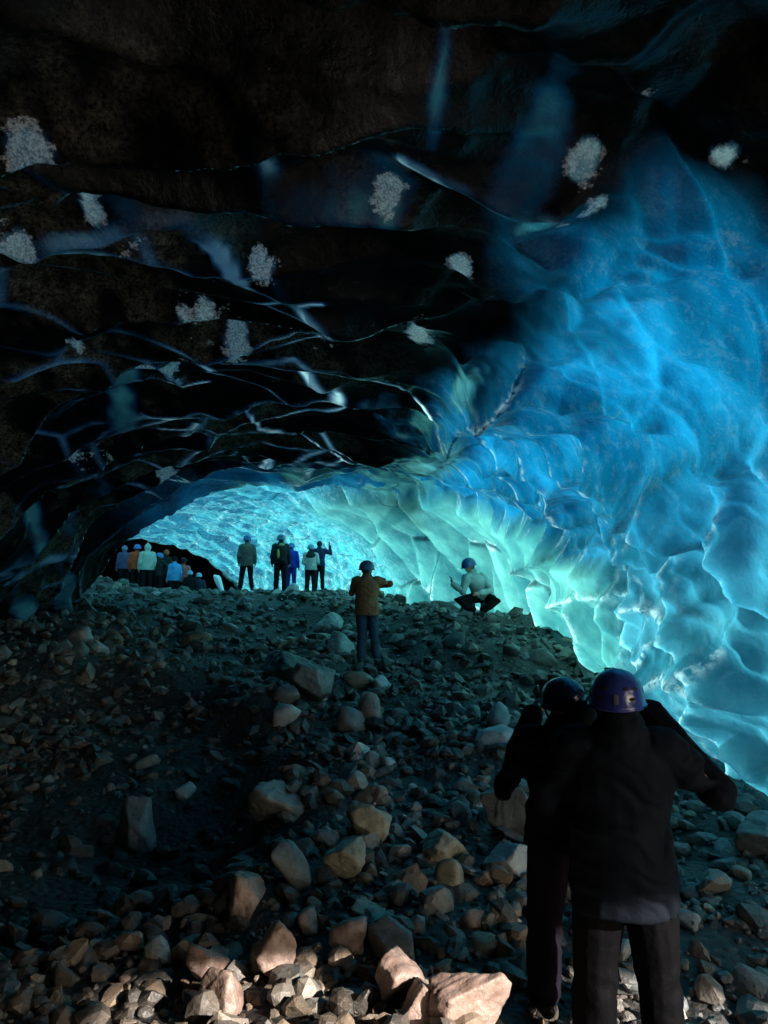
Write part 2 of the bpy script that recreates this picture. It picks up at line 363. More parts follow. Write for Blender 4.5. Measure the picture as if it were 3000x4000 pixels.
# material fields
fA, fB, fZ, fU, fY, fX = [q.reshape(-1) for q in (A, B, Z, U, Y, X)]
nz = fbm(A*.45, B*.45, 4, 101).reshape(-1); nz2 = fbm(A*1.3, B*.9, 4, 102).reshape(-1)
nz3 = fbm(A*5, B*5, 3, 103).reshape(-1); nz4 = fbm(A*2.6, B*1.5, 4, 104).reshape(-1)
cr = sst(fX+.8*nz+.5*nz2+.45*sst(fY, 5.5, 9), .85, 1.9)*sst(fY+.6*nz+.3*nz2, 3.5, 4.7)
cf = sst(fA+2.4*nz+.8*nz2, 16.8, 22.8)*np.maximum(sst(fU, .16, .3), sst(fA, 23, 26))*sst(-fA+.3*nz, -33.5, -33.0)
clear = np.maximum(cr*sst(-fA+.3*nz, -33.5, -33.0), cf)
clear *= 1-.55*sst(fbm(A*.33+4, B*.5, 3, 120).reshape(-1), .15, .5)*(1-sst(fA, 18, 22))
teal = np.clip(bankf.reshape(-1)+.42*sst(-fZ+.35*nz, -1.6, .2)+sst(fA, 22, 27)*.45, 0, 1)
DKT = np.zeros_like(D)
DARK = [(560, 385, 75, 20, 8, .75), (620, 245, 110, 34, 5, .8), (690, 525, 40, 8, 15, .5), (410, 490, 40, 10, -40, .5), (622, 480, 10, 16, 0, .9), (714, 655, 6, 24, 0, .9), (735, 640, 8, 26, 10, .8), (710, 760, 60, 26, 0, .5)]  # dark patches, shade among them, painted into the ice colour
for L in DARK:
    w_ = ellipse_uv(*L[:5])
    if w_ is None: continue
    r = np.sqrt(w_[:, 0]**2+w_[:, 1]**2)+.25*nz2; m = np.abs(w_[:, 2]) < 1.2
    DKT[m] = np.maximum(DKT[m], L[5]*sst(-r[m], -1.1, -.55))
debris = np.clip(sst(nz2+.4*nz3+.25*nz, .0, .4)*(.25+.75*sst(-fX, -.8, 2.2))*sst(-fA, -21, -13)*(.3+.7*sst(fA, 4, 7.5))+.03, 0, 1)
FROST = [(33, 62, 30, 18, 25, 1), (88, 150, 13, 28, -35, .9), (8, 190, 20, 15, 0, .95), (130, 182, 30, 8, -10, .75), (190, 288, 24, 40, 0, 1), (236, 296, 15, 28, -20, .95),
 (322, 304, 18, 20, 0, .75), (423, 306, 15, 20, 0, 1.1), (470, 233, 17, 8, 30, 1), (395, 146, 24, 14, 10, .8), (592, 142, 16, 16, 0, .7), (606, 182, 14, 9, -40, .9),
 (738, 128, 22, 14, -20, .7), (655, 76, 16, 8, 0, .7), (262, 212, 20, 12, 30, .9), (70, 324, 9, 7, 0, 1), (326, 376, 7, 12, 0, .9), (572, 198, 9, 8, 0, .8),
 (160, 345, 22, 5, 8, .9), (62, 432, 22, 8, -10, .7), (100, 428, 18, 6, 0, .7), (165, 458, 12, 6, 0, .7), (748, 206, 14, 9, -30, .9), (275, 15, 6, 10, 0, .8), (205, 262, 14, 12, -40, .9), (255, 12, 4, 8, 0, .8)]
WIN = [(540, 130, 24, 70, 22, .16), (447, 35, 13, 60, 5, .30), (365, 140, 55, 26, 5, .16), (400, 150, 34, 22, 10, .18), (18, 525, 7, 40, 8, .34), (70, 500, 8, 34, 30, .26), (85, 570, 7, 22, 8, .4), (45, 570, 9, 30, 0, .3), (5, 600, 8, 20, 10, .35),
 (60, 460, 8, 24, 35, .25), (115, 392, 12, 22, 35, .3), (120, 355, 20, 12, -25, .3), (5, 215, 26, 8, 0, .3), (430, 395, 26, 14, 12, .55), (440, 440, 30, 12, 20, .6), (390, 380, 30, 14, 10, .3), (465, 420, 14, 20, 0, .7), (340, 450, 60, 14, 8, .3), (400, 470, 50, 14, 5, .5),
 (250, 470, 60, 10, -5, .25), (545, 190, 30, 8, -10, .5), (625, 262, 30, 8, -30, .5), (690, 250, 14, 8, 0, .5), (480, 350, 30, 20, -20, .5), (750, 218, 40, 16, 0, .8)]
wins = np.zeros_like(D)
for L in WIN:
    w_ = ellipse_uv(*L[:5])
    if w_ is None: continue
    r = np.sqrt(w_[:, 0]**2+w_[:, 1]**2+.5*w_[:, 2]**2)+.75*nz2+.45*nz3+.5*nz4
    wins = np.maximum(wins, L[5]*sst(-r, -1.15, -.2)*(.55+.45*sst(nz4, -.2, .3)))
frost = np.zeros_like(D)
for L in FROST:
    w_ = ellipse_uv(*L[:5])
    if w_ is None: continue
    r = np.sqrt(w_[:, 0]**2+w_[:, 1]**2+.5*w_[:, 2]**2)+.7*nz2+.55*nz3+.8*nz4; m = r < 2
    frost[m] = np.maximum(frost[m], np.clip(1.1-r[m]*.9, 0, 1)*L[5])
# crest highlights, crease shade and rim shine painted into the ice colour
crest = np.maximum(sst((sc*(1-wright)*(1-wfar)).reshape(-1)-.12*(1-sst(fA, 5, 12)), .85, .97-.09*(1-sst(fA, 5, 12))), .8*sst((sc2*(1-wright)*(1-wfar)).reshape(-1), .86, 1.0))
crest = np.maximum(crest*.85, sst(RID/.2, .80, 1.0))*sst(nz2+.6*nz3, -.75, .15)
crest *= sst(fX+.6*fA, -1.5, 3.5)*(.35+.65*sst(fA+fX*2, 3, 12))
nearb = 1-sst(A, 8, 13)*1.0
crease_shade = np.clip(((1-wwall)*np.maximum(wfar, wright*(1-nearb))*(1-sst(h2-h1, 0, .12))+wwall*(1-sst(t2-t1, 0, .09))).reshape(-1), 0, 1)*(clear > .2)
rim_shine = (np.maximum(wfar*.5, wright*(1-nearb)*.35)*(1-wwall)*sst(h2-h1, .02, .12)*(1-sst(h2-h1, .12, .25))*sst(o3, .1, .35)+wwall*sst(t2-t1, .01, .06)*(1-sst(t2-t1, .06, .14))*sst(o5, .05, .3)).reshape(-1)
crease_shade = np.maximum(crease_shade, .85*EDK*(clear > .1)); rim_shine = np.maximum(rim_shine, EBR*.8)
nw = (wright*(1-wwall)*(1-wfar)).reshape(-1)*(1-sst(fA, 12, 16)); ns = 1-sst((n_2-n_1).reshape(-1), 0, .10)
crease_shade = np.maximum(crease_shade, .55*nw*ns*sst(-on1.reshape(-1), -.1, .2)*sst(nz2, -.5, .2))
rim_shine = np.maximum(rim_shine, .6*nw*sst(on1.reshape(-1), .25, .45)*(1-sst((n_2-n_1).reshape(-1), .03, .16))*sst(-fZ+.5*nz, -1.4, .3))
thick_shade = np.clip(DKT*1.1+(.6*i3*np.maximum(wfar, wright*(1-nearb))*(1-wwall)+.75*wright*nearb*(1-wwall)*np.clip(.95-big, 0, 1)*1.5+.6*i5*wwall*(1-.6*sst(o5, -.2, .4))).reshape(-1)+nw*.5*idn_.reshape(-1)*(.4+.6*sst(on1.reshape(-1), -.4, .3))+.5*sst(nz, -.05, .45)+.25*sst(nz2, -.2, .5), 0, 1)  # thickness tone, with the painted dark patches worked in
crest = crest*(clear < .35); crest *= sst(fY, 3.4, 4.2)*(.25+.75*sst(nz4, -.25, .25)); clear = np.maximum(np.maximum(clear, crest*.85), wins); teal = np.maximum(teal, .9*sst(wins, .05, .2)*(1-sst(fX, .6, 1.6)))
mott = np.clip(wfar.reshape(-1)*(1-wwall.reshape(-1)*.85), 0, 1)
clear = np.maximum(clear, .16*sst(frost, .35, .6)*(clear < .2)); crest = np.maximum(crest, .6*sst(frost, .35, .6)*(clear < .3))  # frost given the same pale glow to brighten it
me = mesh_np('ice_cave', PF, grid_faces(NA, NB), ICE, True, {'clear': clear, 'teal': teal, 'frost': frost, 'debris': debris, 'crease_shade': crease_shade, 'rim': rim_shine, 'thick_shade': thick_shade, 'mott': mott, 'crest': crest})
ice = link('ice_cave', me); tag(ice, 'blue and black scalloped glacier ice arching over the rubble floor', 'ice cave')
ICET = BVHTree.FromPolygons([tuple(v) for v in PF.reshape(NA, NB, 3)[::3, ::3].reshape(-1, 3)], [tuple(int(k) for k in f) for f in grid_faces(len(range(0, NA, 3)), len(range(0, NB, 3)))])

# ------------------------------------------------------------------ ground
CP = []
def cp(px, py, Yd): q = at(px, py, Yd); CP.append((q.x, q.y, q.z))
for x, y, z in [(-8, -4, -1.9), (0, -4, -1.8), (6, -4, -1.9), (-4, 0, -1.75), (0, 0, -1.7), (3, 0, -1.8), (-4, 3, -1.95), (-1.5, 3.4, -1.95), (0, 3.3, -1.85), (1.1, 3.4, -2.05), (3, 3.4, -2.1),
                (-5.5, 7, -1.75), (-3, 6, -2.1), (-1.5, 6, -2.05), (0, 6, -1.8), (2, 6, -1.9), (3.6, 6.5, -1.85), (-2.6, 9, -1.75), (-12, 5, -2), (8, 5, -2), (8, 12, -2), (-12, 12, -1)]: CP.append((x, y, z))
for q in [(373, 665, 12), (478, 616, 14), (430, 612, 15), (530, 616, 14.5), (562, 650, 12.2), (590, 682, 10.6), (510, 634, 12.6), (470, 640, 12.4), (450, 690, 10), (500, 720, 8.6), (620, 730, 8.6), (740, 795, 6.9), (330, 600, 19), (248, 593, 22), (280, 594, 22),
          (315, 592, 22), (360, 598, 20), (400, 606, 18), (300, 640, 15), (200, 620, 17), (100, 615, 16), (30, 622, 13.5), (40, 650, 11.5), (150, 660, 12), (260, 680, 11), (300, 740, 8.4), (150, 600, 19.5),
          (205, 592, 23), (180, 597, 24), (150, 593, 25), (120, 584, 25), (100, 578, 25), (225, 602, 23.5)]: cp(*q)
for q in [(110, 760, 7.6), (160, 740, 8.2), (210, 800, 7.0), (150, 820, 6.6), (220, 720, 8.8), (120, 700, 9.6), (200, 850, 6.2)]:
    v_ = at(*q); CP.append((v_.x, v_.y, v_.z-.38))
for q in [(285, 780, 6.6), (262, 700, 9.4), (300, 860, 5.6)]:
    v_ = at(*q); CP.append((v_.x, v_.y, v_.z+.12))
for x, y, z in [(-5, 28, -.6), (-1, 25.5, -1.0), (2, 21, -1.2), (-9.7, 27.6, .3), (-8.9, 27.6, .25), (-8.1, 27.6, .0), (-7.5, 27.6, -.2), (-7.0, 27.6, -.7), (-10, 29, .3), (-12, 30, .4), (-6.5, 31, -.2), (-9, 34, .0), (-14, 36, .4), (-20, 40, .3), (4, 17, -1.2), (10, 20, -2), (10, 30, -2), (-30, 30, 0), (-20, 20, 0), (-16, 27, .8)]: CP.append((x, y, z))
CP = np.array(CP)
def gz0(x, y):
    x = np.asarray(x, float); y = np.asarray(y, float)
    num = 0; den = 0
    for a_, b_, c_ in CP:
        d2 = ((x-a_)**2+((y-b_)*.85)**2)+.12; w_ = d2**-1.9; num = num+w_*c_; den = den+w_
    return num/den
def gz(x, y):
    x = np.asarray(x, float); y = np.asarray(y, float)
    return gz0(x, y)+.10*fbm(x*.8, y*.8, 4, 200)+.035*fbm(x*4, y*4, 3, 210)
gx, gy = np.linspace(-36, 16, 620), np.concatenate([np.linspace(-12, 1.5, 40), np.linspace(1.6, 16, 420), np.linspace(16.1, 52, 380)])
GX, GY = np.meshgrid(gx, gy, indexing='ij')
# narrow the x lattice near the view
gu = np.linspace(-1, 1, 620); gxx = -6+np.sign(gu)*(np.abs(gu)**1.6)*26+4*gu
GX, GY = np.meshgrid(gxx, gy, indexing='ij')
GZ = gz(GX, GY)
G = np.stack([GX, GY, GZ], -1).reshape(-1, 3)
gme = mesh_np('ground', G, grid_faces(*GX.shape), GRD, True)
tag(link('ground', gme), kind='structure')
BSAND = cloth('black_outwash_sand', (.02, .02, .02), .9, .3, .1)
big = mesh_np('outer_ground', [(-900, -900, -2.6), (900, -900, -2.6), (900, 900, -2.6), (-900, 900, -2.6)], [(0, 1, 2, 3)], BSAND, False)
tag(link('outwash_plain', big), kind='structure')
GT = BVHTree.FromPolygons([tuple(v) for v in G.reshape(GX.shape+(3,))[::3, ::3].reshape(-1, 3)], [tuple(int(k) for k in f) for f in grid_faces(len(range(0, GX.shape[0], 3)), len(range(0, GX.shape[1], 3)))])
def ghit(px, py):
    h = GT.ray_cast(Vector((0, 0, 0)), Vector(ray(px, py)).normalized()); return h[0]

# melt water along the foot of the ice
def water_strip(name, pts, w, label):
    V = []; 
    for (px, py, Yd, ww) in pts:
        q = at(px, py, Yd); q.x += .10; ww *= .45; zz = float(gz(q.x, q.y))
        for k in range(25):
            t = k/24-.5; xx = q.x+t*ww*2; V.append((xx, q.y+t*ww*.6, max(zz, float(gz(xx, q.y)))*.5+zz*.5+.03-.01+.09*random.random()))
    Fc = [(i*25+k, (i+1)*25+k, (i+1)*25+k+1, i*25+k+1) for i in range(len(pts)-1) for k in range(24)]
    tag(link(name, mesh_np(name, V, Fc, WATER)), kind='structure')
water_strip('stream', [(545, 625, 14, .25), (552, 635, 13.2, .3), (562, 650, 12.4, .35), (575, 665, 11.5, .35), (590, 684, 10.5, .4), (640, 720, 9.1, .4), (690, 760, 7.8, .4), (735, 792, 7.0, .45), (775, 806, 6.6, .5), (840, 850, 5.6, .5)], .4, '')

# ------------------------------------------------------------------ rocks
def ico(sub):
    bm = bmesh.new(); bmesh.ops.create_icosphere(bm, subdivisions=sub, radius=1)
    V = np.array([v.co[:] for v in bm.verts]); Fc = np.array([[v.index for v in f.verts] for f in bm.faces]); bm.free(); return V, Fc
ICO = {k: ico(k) for k in (1, 2, 3, 5)}
def rock_verts(sub, scale, rng, sharp=14, rough=.03, npl=10):
    V, Fc = ICO[sub]
    n = rng.normal(size=(npl, 3)); n /= np.linalg.norm(n, axis=1, keepdims=True); d = rng.uniform(.5, .95, npl)
    q = np.maximum(V@n.T, .02)/d                      # smooth-min of plane distances
    r = 1/((q**sharp).sum(1)**(1/sharp)); r = np.clip(r, .3, 1.25)
    W = V*r[:, None]
    if sub >= 3:
        o = rng.uniform(0, 50)
        W = W*(1+rough*1.6*fbm(W[:, 0]*2.2+o, W[:, 1]*2.2+W[:, 2]*1.7, 3, 5)+rough*fbm(W[:, 2]*6+o, W[:, 0]*6-W[:, 1]*5, 3, 9))[:, None]
    W = W*np.array(scale)
    e = rng.uniform(-.5, .5, 3); e[2] *= 6
    return W@np.array(Matrix.Rotation(e[0], 3, 'X')@Matrix.Rotation(e[1], 3, 'Y')@Matrix.Rotation(e[2], 3, 'Z')).T, Fc

BOUL = [ # px, py, w, h, mat, label
 (330, 627, 42, 22, 'pale', 'pale rounded boulder, upper of two left of the person in orange'),
 (341, 645, 38, 22, 'pale', 'pale rounded boulder, lower of two left of the person in orange'),
 (287, 694, 24, 22, 'grey', 'speckled grey stone perched directly above a pale egg-shaped stone'),
 (284, 716, 24, 28, 'pale', 'pale egg-shaped stone standing out on the dark slope'),
 (318, 684, 46, 46, 'grey', 'large leaning slab with a bluish right face'),
 (290, 668, 48, 30, 'dark', 'big dark boulder above the leaning slab'),
 (359, 681, 26, 16, 'ochre', 'smooth ochre stone just below the boots of the person in orange'),
 (382, 684, 24, 14, 'pale', 'flat bluish stone under the boots of the person in orange'),
 (368, 714, 26, 30, 'pink', 'mauve upright stone halfway down the central slope'),
 (352, 722, 26, 28, 'grey', 'round grey stone left of the mauve upright stone'),
 (273, 801, 46, 44, 'grey', 'large rounded grey boulder beside the dark hollow'),
 (294, 868, 32, 60, 'grey', 'tall upright oval boulder beside the dark hollow'),
 (343, 861, 54, 40, 'ochre', 'blocky ochre boulder in the middle of the foreground'),
 (368, 829, 36, 32, 'ochre', 'brownish angular stone resting above the blocky ochre boulder'),
 (442, 856, 38, 30, 'ochre', 'tan angular stone, upper of a pair right of the ochre boulder'),
 (448, 881, 30, 26, 'ochre', 'tan angular stone, lower of a pair right of the ochre boulder'),
 (510, 812, 66, 60, 'grey', 'large dim boulder left of the two nearest people'),
 (508, 862, 40, 34, 'pale', 'pointed stone with a pale top left of the nearest people'),
 (368, 914, 54, 28, 'ochre', 'long rectangular block lying in the foreground'),
 (350, 940, 30, 36, 'pink', 'pink block standing below the long rectangular block'),
 (245, 895, 40, 46, 'pink', 'leaning pinkish stone at the upper edge of the sunlit rubble'),
 (275, 952, 46, 52, 'pink', 'striped pinkish boulder in the sunlit rubble'),
 (309, 922, 28, 26, 'pink', 'small brown-pink stone above right of the striped boulder'),
 (398, 975, 62, 62, 'pink', 'big craggy sunlit boulder at the bottom'),
 (470, 1002, 72, 74, 'pink', 'biggest pale-pink boulder at the bottom edge'),
 (424, 1006, 40, 50, 'pink', 'wedge of stone between the two biggest sunlit boulders'),
 (395, 946, 56, 40, 'grey', 'broad dim boulder behind the craggy sunlit one'),
 (139, 828, 34, 40, 'grey', 'lone bluish-grey rough stone in the dark hollow'),
 (185, 794, 14, 18, 'pale', 'small pale-blue stone in the dark hollow'),
 (84, 640, 26, 18, 'pale', 'pale stone near the left wall, left of its neighbour'),
 (97, 648, 20, 14, 'pale', 'pale stone near the left wall, right of its neighbour'),
 (760, 838, 70, 56, 'grey', 'large brownish boulder at the right edge'),
 (596, 985, 26, 66, 'pink', 'sunlit stone beside the legs of the nearest person'),
 (294, 590, 15, 15, 'pale', 'pale round boulder at the feet of the distant people'),
 (501, 718, 22, 22, 'grey', 'rounded grey stone on the dark mound, upper of two'),
 (500, 738, 34, 26, 'pale', 'bluish stone on the dark mound, lower of two'),
 (385, 762, 22, 12, 'pale', 'flat pale-blue stone on the middle slope'),
 (205, 968, 26, 50, 'pink', 'narrow brown stone at left of the sunlit rubble'),
 (196, 640, 26, 18, 'ochre', 'brown stone below the distant people, left side'),
 (222, 1000, 50, 46, 'pink', 'large brown stone at the bottom left of the sunlit rubble'),
 (445, 607, 22, 10, 'dark', 'dark stone left of the crouching person on the mound crest')]
placed = []
for k, (px, py, w_, h_, mt, lab) in enumerate(BOUL):
    q = ghit(px, py+h_*.42)
    if q is None: continue
    d = q.y/ray(px, py)[1]*1.0; sc_ = q.y/F
    rng = np.random.default_rng(500+k)
    kk = 1 if w_ < 50 else .8; rx = w_*sc_*.58*kk; rz = h_*sc_*.60*kk; ry = (rx+rz)*.5*rng.uniform(.8, 1.1)
    n_sub = 5 if w_ > 30 else 3
    V, Fc = rock_verts(n_sub, (rx, ry, rz), rng, sharp=9 if 'round' in lab or 'egg' in lab or 'oval' in lab else 40, rough=.055, npl=13 if 'round' in lab or 'egg' in lab or 'oval' in lab else 10)
    # settle it
    top = at(px, py, q.y+ry*.35)
    o = link('boulder', mesh_np('boulder', V, Fc, ROCKS[mt], True), None, (top.x, top.y, top.z))
    tag(o, lab, 'boulder', 'singled-out boulders on the cave floor'); placed.append((top.x, top.y, max(rx, ry)))
def inside(x, y):   # inside the cave plan

    return True
# countable loose rocks
protos = []
for k in range(14):
    rng = np.random.default_rng(900+k); V, Fc = rock_verts(3, (1, rng.uniform(.7, .95), rng.uniform(.45, .8)), rng, sharp=rng.choice([14, 30, 50]), rough=.06)
    mm = [ROCKS['grey'], ROCKS['dark'], ROCKS['ochre'], ROCKS['pink'], ROCKS['grey'], ROCKS['pale'], ROCKS['dark']][k % 7]
    protos.append(mesh_np('rock', V, Fc, mm, True))
cnt = 0; tries = 0
while cnt < 255 and tries < 9000:
    tries += 1
    py = 1030-440*random.random()**.9; px = random.uniform(-15, 783)
    q = ghit(px, py)
    if q is None or q.y > 21: continue
    s_ = (random.uniform(4, 9) if random.random() < .8 else random.uniform(9, 16))*q.y/F
    s_ = min(s_, .26)
    if any((q.x-a_)**2+(q.y-b_)**2 < (r_+s_)**2*.8 for a_, b_, r_ in placed): continue
    hollow = (60 < px < 270 and 665 < py < 870)
    if hollow and random.random() < .55: continue
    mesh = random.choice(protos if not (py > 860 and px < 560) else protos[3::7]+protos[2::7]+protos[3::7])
    if hollow or (px < 60 and 660 < py < 860): mesh = random.choice([protos[1], protos[6], protos[8], protos[1]])  # darker stones stand in for shade in and beside the hollow
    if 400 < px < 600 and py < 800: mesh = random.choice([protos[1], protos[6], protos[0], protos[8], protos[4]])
    o = link('rock', mesh, None, (q.x, q.y, q.z+s_*.18)); o.scale = (s_*random.uniform(.8, 1.2), s_, s_*random.uniform(.8, 1.3))
    o.rotation_euler = (random.uniform(-.5, .5), random.uniform(-.5, .5), random.uniform(0, 6.3))
    tag(o, 'loose angular rock lying among the gravel of the cave floor', 'rock', 'loose rocks scattered over the cave floor')
    placed.append((q.x, q.y, s_*.8)); cnt += 1
# uncountable rubble
def rubble(name, n, sub, ylo, yhi, s0, s1, seed):
    rng = np.random.default_rng(seed); Vs = []; Fs = []; Ts = []; off = 0
    lib = [rock_verts(sub, (1, rng.uniform(.65, 1), rng.uniform(.4, .9)), rng, sharp=40, npl=9) for _ in range(40)]
    t = rng.uniform(0, 1, n); y = ylo*(yhi/ylo)**t if ylo > 0 else ylo+(yhi-ylo)*t
    x = rng.uniform(-.68, .62, n)*(y+1.2)
    z = gz(x, y); cl = fbm(x*.7, y*.7, 3, 300)
    for i in range(n):
        if cl[i] < -.35 and rng.random() < .6: continue
        if ((x[i]+2.15)/1.25)**2+((y[i]-7.6)/2.2)**2 < 1+.4*cl[i] and rng.random() < .75: continue
        V, Fc = lib[rng.integers(40)]; s_ = s0*(s1/s0)**(rng.random()**2.2); s_ *= (.55+.055*y[i])
        a_ = rng.uniform(0, 6.28); ca, sa = math.cos(a_), math.sin(a_)
        W = V*s_; W = np.stack([W[:, 0]*ca-W[:, 1]*sa, W[:, 0]*sa+W[:, 1]*ca, W[:, 2]], 1)
        W += (x[i], y[i], z[i]+s_*rng.uniform(-.1, .45)); Vs.append(W); Fs.append(Fc+off); off += len(V)
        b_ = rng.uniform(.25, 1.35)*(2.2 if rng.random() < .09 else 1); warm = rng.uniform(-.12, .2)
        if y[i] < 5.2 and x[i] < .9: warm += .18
        if ((x[i]+2.3)/1.9)**2+((y[i]-7.4)/3.0)**2 < 1+.6*cl[i]: b_ *= .45  # shade of the hollow painted into the stone tint
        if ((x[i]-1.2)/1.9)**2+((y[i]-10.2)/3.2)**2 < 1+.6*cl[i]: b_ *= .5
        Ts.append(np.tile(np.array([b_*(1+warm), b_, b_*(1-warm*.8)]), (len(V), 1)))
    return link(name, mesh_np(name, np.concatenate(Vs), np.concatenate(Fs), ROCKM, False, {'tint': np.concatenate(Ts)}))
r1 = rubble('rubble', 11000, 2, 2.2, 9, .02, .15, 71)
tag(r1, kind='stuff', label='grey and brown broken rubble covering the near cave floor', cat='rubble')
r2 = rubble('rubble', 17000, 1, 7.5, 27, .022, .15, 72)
tag(r2, kind='stuff', label='small bluish gravel covering the far slope below the distant people', cat='rubble')
# left far heap

# ------------------------------------------------------------------ people
def V3(*a): return Vector(a)
class Acc:
    def __init__(s): s.v = []; s.f = []
    def ring_loft(s, rings, n=14, flat0=False):
        """rings: (centre, rx, ry, axis_x, axis_y); closed tube with domed ends"""
        base = len(s.v)
        c0, a0, b0, x0, y0 = rings[0]; c1, a1, b1, x1, y1 = rings[-1]
        d0 = (rings[0][0]-rings[1][0]).normalized()*min(a0, b0); d1 = (rings[-1][0]-rings[-2][0]).normalized()*min(a1, b1)
        full = ([] if flat0 else [(c0+d0*.9, a0*.3, b0*.3, x0, y0), (c0+d0*.6, a0*.75, b0*.75, x0, y0)])+list(rings)+[(c1+d1*.6, a1*.75, b1*.75, x1, y1), (c1+d1*.9, a1*.3, b1*.3, x1, y1)]
        for c, a, b, x, y in full:
            for k in range(n):
                t = 2*math.pi*k/n; s.v.append(tuple(c+x*(a*math.cos(t))+y*(b*math.sin(t))))
        m = len(full)
        for i in range(m-1):
            for k in range(n):
                p = base+i*n+k; q = base+i*n+(k+1) % n; s.f.append((p, q, q+n, p+n))
        s.f.append(tuple(base+k for k in range(n))[::-1]); s.f.append(tuple(base+(m-1)*n+k for k in range(n)))
    def tube(s, pts, rad, n=12):
        rings = []
        for i, p in enumerate(pts):
            d = (pts[min(i+1, len(pts)-1)]-pts[max(i-1, 0)]).normalized()
            x = d.cross(V3(0, 1, 0) if abs(d.y) < .9 else V3(1, 0, 0)).normalized(); y = d.cross(x).normalized()
            rings.append((p, rad[i], rad[i], x, y))
        s.ring_loft(rings, n)
    def ellip(s, c, r, M=None, n=16, m=10, cut=-1.):
        base = len(s.v); M = M or Matrix.Identity(3)
        zs = [math.sin(math.asin(cut)+(math.pi/2-math.asin(cut))*i/m) if cut > -1 else -math.cos(math.pi*i/m) for i in range(m+1)]
        for z in zs:
            q = math.sqrt(max(0, 1-z*z)); q = max(q, .02)
            for k in range(n):
                t = 2*math.pi*k/n; s.v.append(tuple(Vector(c)+M@V3(r[0]*q*math.cos(t), r[1]*q*math.sin(t), r[2]*z)))
        for i in range(m):
            for k in range(n):
                p = base+i*n+k; q = base+i*n+(k+1) % n; s.f.append((p, q, q+n, p+n))
        s.f.append(tuple(base+k for k in range(n))[::-1]); s.f.append(tuple(base+m*n+k for k in range(n)))
    def box(s, c, h, M=None):
        base = len(s.v); M = M or Matrix.Identity(3)
        for x in (-1, 1):
            for y in (-1, 1):
                for z in (-1, 1): s.v.append(tuple(Vector(c)+M@V3(x*h[0], y*h[1], z*h[2])))
        s.f += [tuple(base+i for i in f) for f in [(0, 1, 3, 2), (4, 6, 7, 5), (0, 4, 5, 1), (2, 3, 7, 6), (0, 2, 6, 4), (1, 5, 7, 3)]]
    def mesh(s, name, mat, voxel=0, smooth=4, folds=0, bevel=0):
        me = bpy.data.meshes.new(name); me.from_pydata(s.v, [], s.f); me.update()
        if voxel or bevel:
            o = bpy.data.objects.new('tmp', me); C.objects.link(o)
            if bevel:
                b = o.modifiers.new('b', 'BEVEL'); b.width = bevel; b.segments = 3
            if voxel:
                r = o.modifiers.new('r', 'REMESH'); r.mode = 'VOXEL'; r.voxel_size = voxel
                if smooth:
                    k = o.modifiers.new('s', 'SMOOTH'); k.factor = .5; k.iterations = smooth
            dg = bpy.context.evaluated_depsgraph_get(); me2 = bpy.data.meshes.new_from_object(o.evaluated_get(dg))
            bpy.data.objects.remove(o); me = me2; me.name = name
        if folds:
            nv = len(me.vertices); co_ = np.empty(nv*3, np.float32); me.vertices.foreach_get('co', co_); co_ = co_.reshape(-1, 3)
            no = np.empty(nv*3, np.float32); me.vertices.foreach_get('normal', no); no = no.reshape(-1, 3)
            ang = co_[:, 0]*3.+co_[:, 1]*4.
            d = folds*fbm(co_[:, 2]*7+2*fbm(ang, co_[:, 2]*4, 2, 7), ang+co_[:, 2]*2.5, 3, 8)
            co_ = co_+no*d[:, None]; me.vertices.foreach_set('co', co_.ravel()); me.update()
        me.polygons.foreach_set('use_smooth', [True]*len(me.polygons)); me.materials.clear(); me.materials.append(mat)
        return me
STAND = dict(pel=(0, 0, .95), wa=(0, 0, 1.08), ch=(0, .0, 1.28), nk=(0, -.01, 1.47), hd=(0, .015, 1.615),
  sl=(-.185, -.01, 1.41), sr=(.185, -.01, 1.41), el=(-.25, -.03, 1.13), er=(.25, -.03, 1.13), wl=(-.25, .06, .90), wr=(.25, .06, .90),
  hl=(-.095, 0, .92), hr=(.095, 0, .92), kl=(-.11, .02, .50), kr=(.11, .02, .50), al=(-.12, -.02, .10), ar=(.12, -.02, .10), yaw=0, pit=0)
MAT = {}
def M_(c, rough=.75, spec=.3):
    k = (c, rough)
    if k not in MAT: MAT[k] = cloth('cloth_'+str(len(MAT)), c, rough, spec=.08 if max(c) < .02 else spec)
    return MAT[k]
SKIN = cloth('skin', (.42, .24, .17), .55, .15); BOOT = cloth('boot_rubber', (.02, .02, .022), .4); STRAP = cloth('black_webbing', (.015, .015, .017), .7)
HAIR = cloth('dark_hair', (.035, .022, .014), .6, .6)
def hand(acc, wrist, dirv, up, size=1., curl=.5, side=1, n=7):
    d = dirv.normalized(); u = (up-d*up.dot(d)).normalized(); s_ = d.cross(u).normalized()*side
    pl = wrist+d*.045*size
    acc.ring_loft([(wrist, .024*size, .018*size, s_, u), (pl, .038*size, .014*size, s_, u), (wrist+d*.088*size, .040*size, .012*size, s_, u)], 10)
    for k, (off, ln) in enumerate([(-.030, .066), (-.010, .076), (.010, .071), (.029, .056)]):
        b = wrist+d*.088*size+s_*off*size; c1 = curl*.55; c2 = curl*1.3
        p1 = b+(d*math.cos(c1)-u*math.sin(c1))*ln*.45*size; p2 = p1+(d*math.cos(c2)-u*math.sin(c2))*ln*.55*size
        acc.tube([b-d*.012*size, b, p1, p2], [.0095*size, .0095*size, .0085*size, .007*size], n)
    b = wrist+d*.03*size-s_*.034*size; p1 = b+(d*.7-s_*.7).normalized()*.035*size-u*.006; p2 = p1+(d*.95-s_*.2).normalized()*.03*size-u*.012
    acc.tube([wrist+d*.015*size-s_*.01*size, b, p1, p2], [.013*size, .012*size, .0105*size, .008*size], n)
